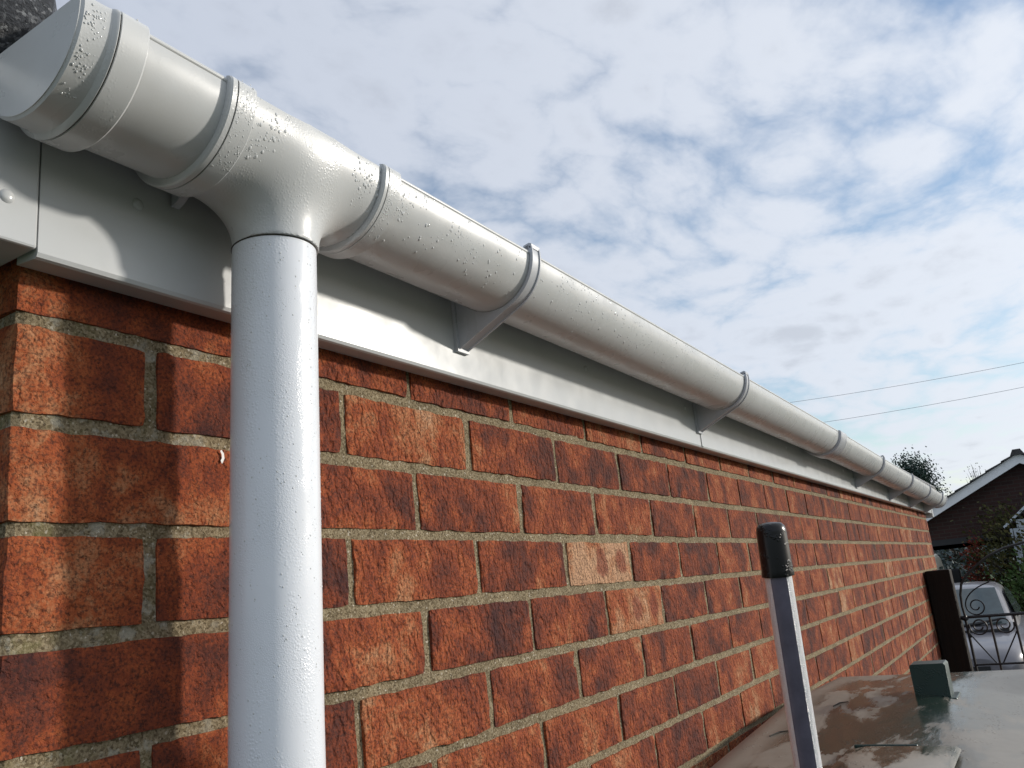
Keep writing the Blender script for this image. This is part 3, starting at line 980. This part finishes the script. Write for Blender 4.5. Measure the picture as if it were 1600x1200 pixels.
# ------------------------------------------------------------------ gate post and wrought-iron gate
m, k, b = newmat('dark_stained_timber'); p = pos(k)
setp(k, b, color=k.mix(k.noise(k.mapping(p, (60, 60, 4)), 1, 5, .6), (.006, .005, .0045), (.022, .014, .010)), rough=.7, normal=bump(k, k.noise(k.mapping(p, (120, 120, 6)), 1, 4), .7, .002), spec=.15); TIMBER = m
gp = box('gate_post', 4.842, 4.962, -.128, -.006, GZ, -.302, TIMBER, bev=.006)
tag(gp, 'black timber gate post against the far end of the brick wall', 'post')
IRON = plain('black_iron', (.012, .012, .014), .45, scale=60, var=.3)
gate = empty('iron_gate', (4.9, -.57, GZ)); tag(gate, 'black wrought-iron garden gate with scrolls and an arched top', 'gate')
GX = 4.90; GC = -.575
def gl(pts): return [(GX, y, z) for y, z in pts]
def mir(pts): return [(2*GC-y, z) for y, z in pts]
def spiral(cy, cz, r0, r1, a0, turns, n=40, flip=1):
    return [(cy+flip*(r0+(r1-r0)*i/n)*math.cos(a0+turns*2*PI*i/n), cz+(r0+(r1-r0)*i/n)*math.sin(a0+turns*2*PI*i/n)) for i in range(n+1)]
tube('top_rail', gl([(-.128, -.556), (-1.02, -.556)]), .0085, IRON, gate, 6)
tube('bottom_rail', gl([(-.14, -.797), (-1.01, -.797)]), .006, IRON, gate, 6)
tube('foot_rail', gl([(-.14, -2.02), (-1.01, -2.02)]), .0085, IRON, gate, 6)
tube('latch', [(GX-.01, -.128, -.556), (GX-.012, -.150, -.560), (GX-.012, -.156, -.572)], [.009, .016, .010], IRON, gate, 8)
arch = [(-.150, -.556), (-.146, -.50), (-.150, -.44), (-.165, -.385), (-.196, -.345), (-.250, -.300), (-.320, -.255), (-.40, -.222), (-.49, -.205), (GC, -.202)]
tube('arch_bar', gl([p_ for p_ in (lambda a_: a_+mir(a_)[::-1][1:])(arch)]), .0062, IRON, gate, 6)
for y in (-.148, -.262, -.375, -.488, -.575, -.662, -.775, -.888, -1.002): tube('upright_bar', gl([(y, -.556), (y, -2.02)]), .0068 if y in (-.148, -1.002) else .0058, IRON, gate, 6)
def chaikin(pts, it=3):
    for _ in range(it):
        q_ = [pts[0]]
        for (a, b_), (c_, d_) in zip(pts[:-1], pts[1:]): q_ += [(a*.75+c_*.25, b_*.75+d_*.25), (a*.25+c_*.75, b_*.25+d_*.75)]
        pts = q_+[pts[-1]]
    return pts
def both(name, pts, r=.0038):
    if len(pts) > 2: pts = chaikin(pts, 1 if len(pts) > 30 else 3)
    tube(name, gl(pts), r, IRON, gate, 6); tube(name, gl(mir(pts)), r, IRON, gate, 6)
both('scroll', [(-.300, -.385), (-.25, -.402), (-.205, -.428), (-.175, -.460), (-.163, -.490)]+spiral(-.212, -.503, .049, .014, 0, -1.45, 48, 1)[1:])
both('scroll', [(-.155, -.66), (-.150, -.62), (-.158, -.585)]+spiral(-.205, -.605, .048, .016, PI*.95, 1.5, 44, -1)[2:])
both('scroll', [(-.372, -.66), (-.374, -.62), (-.366, -.588)]+spiral(-.322, -.605, .046, .016, PI*.95, 1.5, 44, 1)[2:])
both('brace', [(-.150, -.635), (-.25, -.797)]); both('brace', [(-.372, -.64), (-.275, -.797)])

# ------------------------------------------------------------------ car on the drive
CARP = plain('car_paint_grey', (.17, .165, .18), .32, metal=.1, var=.05, coat=.5)
GLASS = plain('car_glass', (.055, .075, .075), .06, var=.2, spec=.8)
BLACK = plain('black_trim', (.012, .012, .013), .5)
LAMP = plain('lamp_glass', (.75, .77, .78), .12, coat=1.0)
TYRE = plain('tyre', (.02, .02, .021), .85); RIM = plain('alloy', (.5, .5, .52), .3, metal=.8)
car = empty('parked_car', (14.1, .72, GZ)); tag(car, 'grey-purple hatchback car parked nose towards the garage, seen behind the iron gate', 'car')
CX, CY = 12.25, .70
def loft(name, secs, mat, parent, closed_ends=True, ang=R(40)):
    n = len(secs[0]); V = [v for s in secs for v in s]; F = []
    for i in range(len(secs)-1):
        for j in range(n-1): F.append((i*n+j, i*n+j+1, (i+1)*n+j+1, (i+1)*n+j))
    if closed_ends: F += [tuple(range(n)), tuple(range(len(secs)*n-1, (len(secs)-1)*n-1, -1))]
    return mesh(name, V, F, mat, parent, autos=ang)
def csec(l, w, zt, zb=.22):
    hp = [(w*.86, zb), (w, zb+.12), (w*1.02, zb+.30 if zb+.30 < zt-.1 else zt-.12), (w*.98, zt-.07), (w*.86, zt-.015), (w*.5, zt+.012), (0, zt+.022)]
    full = [(-a, z) for a, z in hp]+[(a, z) for a, z in hp[-2::-1]]
    return [(CX+l, CY+a, GZ+z) for a, z in full]
loft('body', [csec(0, .60, .56, .30), csec(.06, .70, .62), csec(.25, .78, .68), csec(.6, .82, .745), csec(1.0, .84, .81), csec(1.3, .85, .86), csec(2.6, .85, .90), csec(3.6, .84, .92), csec(3.85, .76, .86, .3)], CARP, car)
def gsec(l, wb, wr, zt, zb=.80):
    hp = [(wb, zb), (wb*.985, zb+(zt-zb)*.1), (wr+.02, zt-.07), (wr-.06, zt-.015), (wr*.5, zt+.010), (0, zt+.016)]
    full = [(-a, z) for a, z in hp]+[(a, z) for a, z in hp[-2::-1]]
    return [(CX+l, CY+a, GZ+z) for a, z in full]
loft('cabin', [gsec(1.02, .74, .70, .83), gsec(1.45, .77, .645, 1.10), gsec(1.88, .78, .60, 1.355), gsec(2.15, .78, .59, 1.405), gsec(2.7, .78, .59, 1.425), gsec(3.3, .77, .58, 1.38), gsec(3.78, .72, .60, .98)], CARP, car)
V = []; F = []
for i in range(7):
    t = i/6; l = 1.08+(1.83-1.08)*t; zc = .862+(1.322-.862)*t+.026
    hw = .655-.10*t
    for j in range(9):
        s = -1+2*j/8
        V.append((CX+l+.05*s*s, CY+hw*s, GZ+zc-.012*s*s+.020))
for i in range(6):
    for j in range(8): a = i*9+j; F.append((a, a+1, a+10, a+9))
mesh('windscreen', V, F, GLASS, car, smooth=True)
for s in (-1, 1):
    pts = [(1.45, .95), (1.98, 1.29), (2.75, 1.33), (3.35, 1.24), (3.5, .95)]
    V = [(CX+l, CY+s*(.785-.145*(z-.9)/.45+.004), GZ+z) for l, z in pts]
    mesh('side_window', V, [tuple(range(5))], GLASS, car)
    V, F = tube_vf([(CX+1.02-.02, CY+s*.05, GZ+.905), (CX+1.06, CY+s*.30, GZ+.925), (CX+1.17, CY+s*.58, GZ+.965)], [.018, .024, .014], 6)
    mesh('wiper', V, F, BLACK, car)
    V = []; F = []
    for i in range(7):
        for j in range(12):
            a = PI*i/6; bb = 2*PI*j/12
            V.append((CX+.30+.20*math.cos(a), CY+s*(.66+.105*math.sin(a)*math.cos(bb)), GZ+.56+.075*math.sin(a)*math.sin(bb)+.05*math.cos(a)))
    for i in range(6):
        for j in range(12): F.append((i*12+j, i*12+(j+1) % 12, (i+1)*12+(j+1) % 12, (i+1)*12+j))
    mesh('headlight', V, F, LAMP, car, smooth=True)
    V = []; F = []
    for i in range(7):
        for j in range(10):
            a = PI*i/6; bb = 2*PI*j/10
            V.append((CX+1.42+.07*math.sin(a)*math.cos(bb), CY+s*(.95-.10*math.cos(a)), GZ+.95+.065*math.sin(a)*math.sin(bb)))
    for i in range(6):
        for j in range(10): F.append((i*10+j, i*10+(j+1) % 10, (i+1)*10+(j+1) % 10, (i+1)*10+j))
    mesh('wing_mirror', V, F, CARP, car, smooth=True)
    for l in (.72, 3.15):
        V = []; F = []
        prof = [(.0, .0), (.0, .17), (.02, .20), (.01, .27), (.05, .30), (.17, .30), (.20, .27)]
        for q_, rr_ in prof:
            for j in range(20):
                a = 2*PI*j/20; V.append((CX+l+rr_*math.cos(a), CY+s*(.86-q_), GZ+.30+rr_*math.sin(a)))
        for i in range(len(prof)-1):
            for j in range(20): F.append((i*20+j, i*20+(j+1) % 20, (i+1)*20+(j+1) % 20, (i+1)*20+j))
        wheel = mesh('wheel', V, F, TYRE, car, autos=R(40))
        V = [(CX+l+.17*math.cos(2*PI*j/20), CY+s*.864, GZ+.30+.17*math.sin(2*PI*j/20)) for j in range(20)]+[(CX+l, CY+s*.850, GZ+.30)]
        o = mesh('rim', V, [(j, (j+1) % 20, 20) for j in range(20)], RIM, wheel); o.matrix_parent_inverse = wheel.matrix_parent_inverse.inverted() if False else Matrix()
V, F = box_vf(CX+.93, CX+1.10, CY-.66, CY+.66, GZ+.80, GZ+.845); mesh('cowl', V, F, BLACK, car)
V, F = box_vf(CX-.02, CX+.06, CY-.40, CY+.40, GZ+.34, GZ+.48); mesh('grille', V, F, BLACK, car)
V, F = box_vf(CX-.03, CX+.0, CY-.26, CY+.26, GZ+.30, GZ+.40); mesh('number_plate', V, F, LAMP, car)

# ------------------------------------------------------------------ white van, side on, behind the car
VAN = plain('van_white', (.74, .72, .62), .35, var=.04, coat=.4)
van = empty('white_van', (18.7, 1.8, GZ)); tag(van, 'cream white van parked beyond the grey car, half hidden by the wall', 'van')
VY0, VY1, VXR = 1.30, 2.56, 16.40
side = [(16.40, .35), (16.40, 1.86), (16.46, 1.92), (19.75, 1.95), (19.98, 1.90), (20.12, 1.80), (20.62, 1.20), (21.05, 1.05), (21.22, .85), (21.25, .35)]
def van_sec(y, ins):
    return [(x-(ins if x > 19 else -ins)*.5, y, GZ+z-(ins if z > 1.3 else 0)) for x, z in side]
secs = [van_sec(VY0, .09), van_sec(VY0+.06, .02), van_sec(VY0+.25, 0), van_sec(VY1-.25, 0), van_sec(VY1-.06, .02), van_sec(VY1, .09)]
n = len(side); V = [v for s_ in secs for v in s_]; F = []
for i in range(len(secs)-1):
    for j in range(n): F.append((i*n+j, i*n+(j+1) % n, (i+1)*n+(j+1) % n, (i+1)*n+j))
F += [tuple(range(n)), tuple(range(len(secs)*n-1, (len(secs)-1)*n-1, -1))]
mesh('body', V, F, VAN, van, autos=R(20))
V = [(20.15, VY0+.12, GZ+1.76), (20.15, VY1-.12, GZ+1.76), (20.60, VY1-.12, GZ+1.24), (20.60, VY0+.12, GZ+1.24)]
mesh('windscreen', [(x+.015, y, z+.012) for x, y, z in V], [(0, 1, 2, 3)], GLASS, van)
V = [(19.20, VY0-.004, GZ+1.66), (19.92, VY0-.004, GZ+1.66), (20.34, VY0-.004, GZ+1.2), (19.20, VY0-.004, GZ+1.2)]
mesh('side_window', V, [(0, 1, 2, 3)], GLASS, van)
box('wing_mirror', 20.05, 20.20, VY0-.30, VY0-.06, GZ+1.28, GZ+1.58, BLACK, van, bev=.03)
box('mirror_arm', 20.10, 20.15, VY0-.08, VY0+.02, GZ+1.34, GZ+1.40, BLACK, van)
for x in (17.2, 20.3):
    V = []; F = []
    for q_, rr_ in ((.0, .0), (.0, .2), (.03, .32), (.2, .32)):
        for j in range(20): a = 2*PI*j/20; V.append((x+rr_*math.cos(a), VY0-.015+q_, GZ+.33+rr_*math.sin(a)))
    for i in range(3):
        for j in range(20): F.append((i*20+j, i*20+(j+1) % 20, (i+1)*20+(j+1) % 20, (i+1)*20+j))
    mesh('wheel', V, F, TYRE, van, autos=R(40))

# ------------------------------------------------------------------ neighbouring gabled carport
def m_wallbrick():
    m, k, b = newmat('far_brown_brick')
    p = pos(k)
    sp = k.n('ShaderNodeSeparateXYZ', ins={0: p})
    uv = k.n('ShaderNodeCombineXYZ', ins={0: sp.outputs[1], 1: sp.outputs[2], 2: 0.0}).outputs[0]
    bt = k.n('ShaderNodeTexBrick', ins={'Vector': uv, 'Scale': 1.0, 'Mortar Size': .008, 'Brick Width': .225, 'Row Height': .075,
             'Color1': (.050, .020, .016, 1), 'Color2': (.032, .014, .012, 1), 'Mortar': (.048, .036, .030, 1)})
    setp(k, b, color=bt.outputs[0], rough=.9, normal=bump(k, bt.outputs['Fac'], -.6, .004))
    return m
FARB = m_wallbrick()
WHITEP = plain('white_paint', (.78, .79, .80), .4, var=.05)
TILE = plain('grey_roof_tile', (.045, .043, .045), .7, scale=14, var=.35, bumpd=.01)
nb = empty('gabled_carport', (20.0, -.53, GZ)); tag(nb, 'brown brick gable with white bargeboards and grey roof tiles, beyond the cars', 'building')
AX, AY, AZ, SL = 20.0, -.53, 1.58, .485
YL, YR = 3.6, -4.66
def rz(y): return AZ-.02-SL*abs(y-AY)
poly = [(AY, rz(AY)), (2.9, rz(2.9)), (2.9, .02), (-3.96, .02), (-3.96, rz(-3.96))]
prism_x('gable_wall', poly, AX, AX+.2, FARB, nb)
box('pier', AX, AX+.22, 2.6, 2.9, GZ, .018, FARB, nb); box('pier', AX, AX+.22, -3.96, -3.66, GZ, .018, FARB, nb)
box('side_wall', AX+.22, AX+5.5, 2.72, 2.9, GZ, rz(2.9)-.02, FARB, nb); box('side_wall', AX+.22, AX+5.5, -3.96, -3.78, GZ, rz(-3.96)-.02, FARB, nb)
box('lintel', AX-.012, AX+.1, -3.6, 2.6, -.02, .10, BLACK, nb)
for ye in (YL, YR):
    s = 1 if ye > AY else -1
    # bargeboard
    pts = [(AY, rz(AY)+.06), (ye, rz(ye)+.06), (ye, rz(ye)-.13), (AY, rz(AY)-.13)]
    o = prism_x('bargeboard', pts, AX-.30, AX-.27, WHITEP, nb)
    prism_x('roof_soffit', [(AY, rz(AY)+.03), (ye, rz(ye)+.03), (ye, rz(ye)+.0), (AY, rz(AY)+.0)], AX-.268, AX+5.6, BLACK, nb)
    # stepped tile courses
    nt_ = 13
    for i in range(nt_):
        ya = ye+(AY-ye)*i/nt_; yb_ = ye+(AY-ye)*(i+1.18)/nt_
        if i == nt_-1: yb_ = AY
        prism_x('tile_course', [(ya, rz(ya)+.068), (yb_, rz(yb_)+.062), (yb_, rz(yb_)+.080), (ya, rz(ya)+.108)], AX-.36, AX+5.6, TILE, nb)
prism_x('ridge_tile', [(AY-.13, rz(AY)+.035), (AY-.07, rz(AY)+.15), (AY+.07, rz(AY)+.15), (AY+.13, rz(AY)+.035)], AX-.38, AX+5.6, TILE, nb)

# pale boarded outbuilding at the right
PALE = plain('pale_boards', (.50, .55, .60), .6, var=.06)
sh = empty('pale_shed', (19.0, -1.2, GZ)); tag(sh, 'pale grey boarded gable of a small shed at the right edge of the photo', 'shed')
SX = 18.95
for i in range(20):
    z0 = -2.09+i*.16; z1 = z0+.155
    if z1 < .20: y0 = -.10
    else: y0 = -.10-(z1-.20)/.80
    if z0 > 1.0: break
    prism_x('board', [(y0, z0), (y0, z1), (-2.6, z1), (-2.6, z0)], SX+.006*(i % 2), SX+.03+.006*(i % 2), PALE, sh)
box('side_wall', SX+.04, SX+.9, -.16, -.13, GZ, .14, PALE, sh)
prism_x('roof', [(-.02, .16), (-1.35, 1.224), (-1.35, 1.27), (-.0, .20)], SX-.05, SX+.95, PALE, sh)

# ------------------------------------------------------------------ vegetation
def leafmat(name, c1, c2, c3):
    m, k, b = newmat(name)
    p = pos(k)
    n = k.noise(p, 5, 4, .6)
    c = k.ramp(n, [(.3, c1), (.5, c2), (.72, c3)])
    setp(k, b, color=c, rough=.7, spec=.2)
    return m
BARK = plain('bark', (.05, .038, .028), .9, scale=20, var=.4)


def leafy(name, label, cat, base, height, spread, leaves, mat, trunk_r=.12, lsize=.12, cone=False, stems=7, squash=1.0, clump=.35, group=None, lo=.25):
    root = empty(name, base)
    tag(root, label, cat, group)
    B = Vector(base); rs = random.Random(hash(label) % 1000 if False else int(height*100+spread*37))
    TVt, TFt = tube_vf([B, B+Vector((.04*spread, .03, height*.4)), B+Vector((0, .05, height*.9))], [trunk_r, trunk_r*.7, trunk_r*.12], 8)
    mesh('trunk', TVt, TFt, BARK, root, autos=R(60))
    LV = []; LF = []; tips = []
    nb_ = stems*6
    V2 = []; F2 = []
    for i in range(nb_):
        hz = lo+(1-lo)*(i+.5)/nb_
        rad = spread*((1-hz)**.8*1.15 if cone else math.sqrt(max(.02, 1-((hz-.58)/.46)**2)))*rs.uniform(.65, 1.1)
        a = rs.uniform(0, 2*PI)
        s = B+Vector((0, 0, height*max(.1, hz-.22))); e = B+Vector((math.cos(a)*rad, math.sin(a)*rad*squash, height*hz))
        md_ = s.lerp(e, .5)+Vector((0, 0, -.05*height if not cone else .02))
        v_, f_ = tube_vf([s, md_, e], [trunk_r*.32, trunk_r*.2, trunk_r*.05], 5, off=len(V2)); V2 += v_; F2 += f_
        tips += [e, s.lerp(e, .72), md_.lerp(e, .4)]
    mesh('limbs', V2, F2, BARK, root)
    for i in range(leaves):
        t = rs.choice(tips); c_ = t+Vector((rs.gauss(0, 1), rs.gauss(0, 1), rs.gauss(0, .8)))*clump*spread*.5
        n_ = Vector((rs.gauss(0, 1), rs.gauss(0, 1), rs.gauss(.3, 1))).normalized(); u = n_.orthogonal().normalized(); w = n_.cross(u)
        sz = lsize*rs.uniform(.6, 1.3); o_ = len(LV)
        LV += [c_-u*sz*.5, c_+w*sz*.32+n_*sz*.05, c_+u*sz*.6, c_-w*sz*.32+n_*sz*.05]; LF.append((o_, o_+1, o_+2, o_+3))
    mesh('crown', LV, LF, mat, root)
    return root
L_DARK = leafmat('leaf_dark', (.020, .042, .040), (.036, .066, .056), (.06, .09, .065))
L_OLIVE = leafmat('leaf_olive', (.020, .022, .006), (.050, .050, .014), (.11, .085, .025))
L_RED = leafmat('leaf_red', (.08, .014, .010), (.17, .030, .018), (.24, .07, .03))
L_GREEN = leafmat('leaf_green', (.016, .034, .008), (.040, .075, .016), (.085, .125, .03))
L_HEDGE = leafmat('leaf_bluegreen', (.05, .075, .075), (.10, .13, .13), (.20, .24, .24))
leafy('conifer_tree', 'dark blue-green tree rising behind the far end of the gutter', 'tree', (45, 4.05, GZ), 6.70, .95, 15000, L_DARK, .16, .10, cone=False, stems=9, clump=.5, lo=.45)
leafy('autumn_tree', 'olive brown autumn tree in front of the brick gable, right of the car roof', 'tree', (19.2, -.12, GZ), 2.65, .72, 4200, L_OLIVE, .07, .085, stems=8, clump=.55, lo=.15)
leafy('red_shrub', 'small red-leaved shrub seen beyond the white van', 'shrub', (19.4, .62, GZ), 2.20, .20, 1300, L_RED, .03, .06, stems=5, clump=.8, lo=.3)
leafy('green_bush', 'green leafy bush behind the right side of the car', 'bush', (17.6, -.42, GZ), 1.75, .62, 3000, L_GREEN, .05, .08, stems=6, clump=.6, lo=.05)
leafy('bare_tree', 'thin bare twiggy treetop just showing above the tiled roof slope', 'tree', (42, 1.15, GZ), 5.65, .75, 260, L_OLIVE, .07, .06, stems=9, clump=.3, lo=.6)
leafy('low_shrub', 'small green shrub behind where gutter and bargeboard meet', 'shrub', (30, 1.75, GZ), 3.55, .45, 900, L_GREEN, .05, .1, stems=5, lo=.4)
hd = leafy('garden_hedge', 'pale blue-green hedge seen under the carport', 'hedge', (29, 1.7, GZ), 2.6, 1.8, 2600, L_HEDGE, .08, .16, stems=9, clump=.6, lo=.1)
far = leafmat('far_trees', (.05, .07, .06), (.08, .10, .085), (.12, .14, .11))
LV = []; LF = []
rs = random.Random(5)
for i in range(9000):
    y = rs.uniform(-60, 60); x = 90+rs.uniform(-4, 4); hmax = 3.2+1.4*nz(y*.15, 2.2, 0)+.8*nz(y*.6, 1, 3)
    z = GZ+hmax*rs.random()**.7; sz = rs.uniform(.4, .9); o_ = len(LV)
    n_ = Vector((rs.gauss(0, 1), rs.gauss(0, 1), rs.gauss(0, 1))).normalized(); u = n_.orthogonal().normalized()*sz; w = n_.cross(u)
    c_ = Vector((x, y, z)); LV += [c_-u, c_+w*.6, c_+u, c_-w*.6]; LF.append((o_, o_+1, o_+2, o_+3))
o = mesh('far_wood', LV, LF, far); tag(o, 'far line of trees on the horizon', 'trees', kind='stuff')

# ------------------------------------------------------------------ overhead wires
WIRE = plain('cable', (.22, .22, .23), .6)
def wire(a, b_, sag, lab):
    a, b_ = Vector(a), Vector(b_)
    pts = [a.lerp(b_, t)+Vector((0, 0, -4*sag*t*(1-t))) for t in np.linspace(0, 1, 24)]
    V, F = tube_vf(pts, .006, 5); o = mesh('overhead_wire', V, F, WIRE); tag(o, lab, 'wire', 'overhead wires')
wire((30, 14, 6.35), (30, -14, 6.1), .9, 'upper of the two thin overhead wires crossing the sky')
wire((30, 14, 5.35), (30, -14, 5.55), .9, 'lower of the two thin overhead wires crossing the sky')

# ------------------------------------------------------------------ twigs lying on the tank
TWIG = plain('twig_bark', (.02, .016, .012), .8)
def twig(a, b_, lab):
    a, b_ = Vector(a), Vector(b_); m_ = a.lerp(b_, .5)+Vector((.006, .003, .001))
    V, F = tube_vf([a, m_, b_], [.0011, .0014, .0008], 6); o = mesh('twig', V, F, TWIG); tag(o, lab, 'twig', 'twigs on the tank top')
twig((1.235, -.112, -.4985), (1.275, -.138, -.4965), 'tiny dark twig lying on the tank just left of the pole')
twig((1.475, -.172, -.4875), (1.515, -.192, -.4855), 'tiny dark twig lying on the tank just right of the pole')
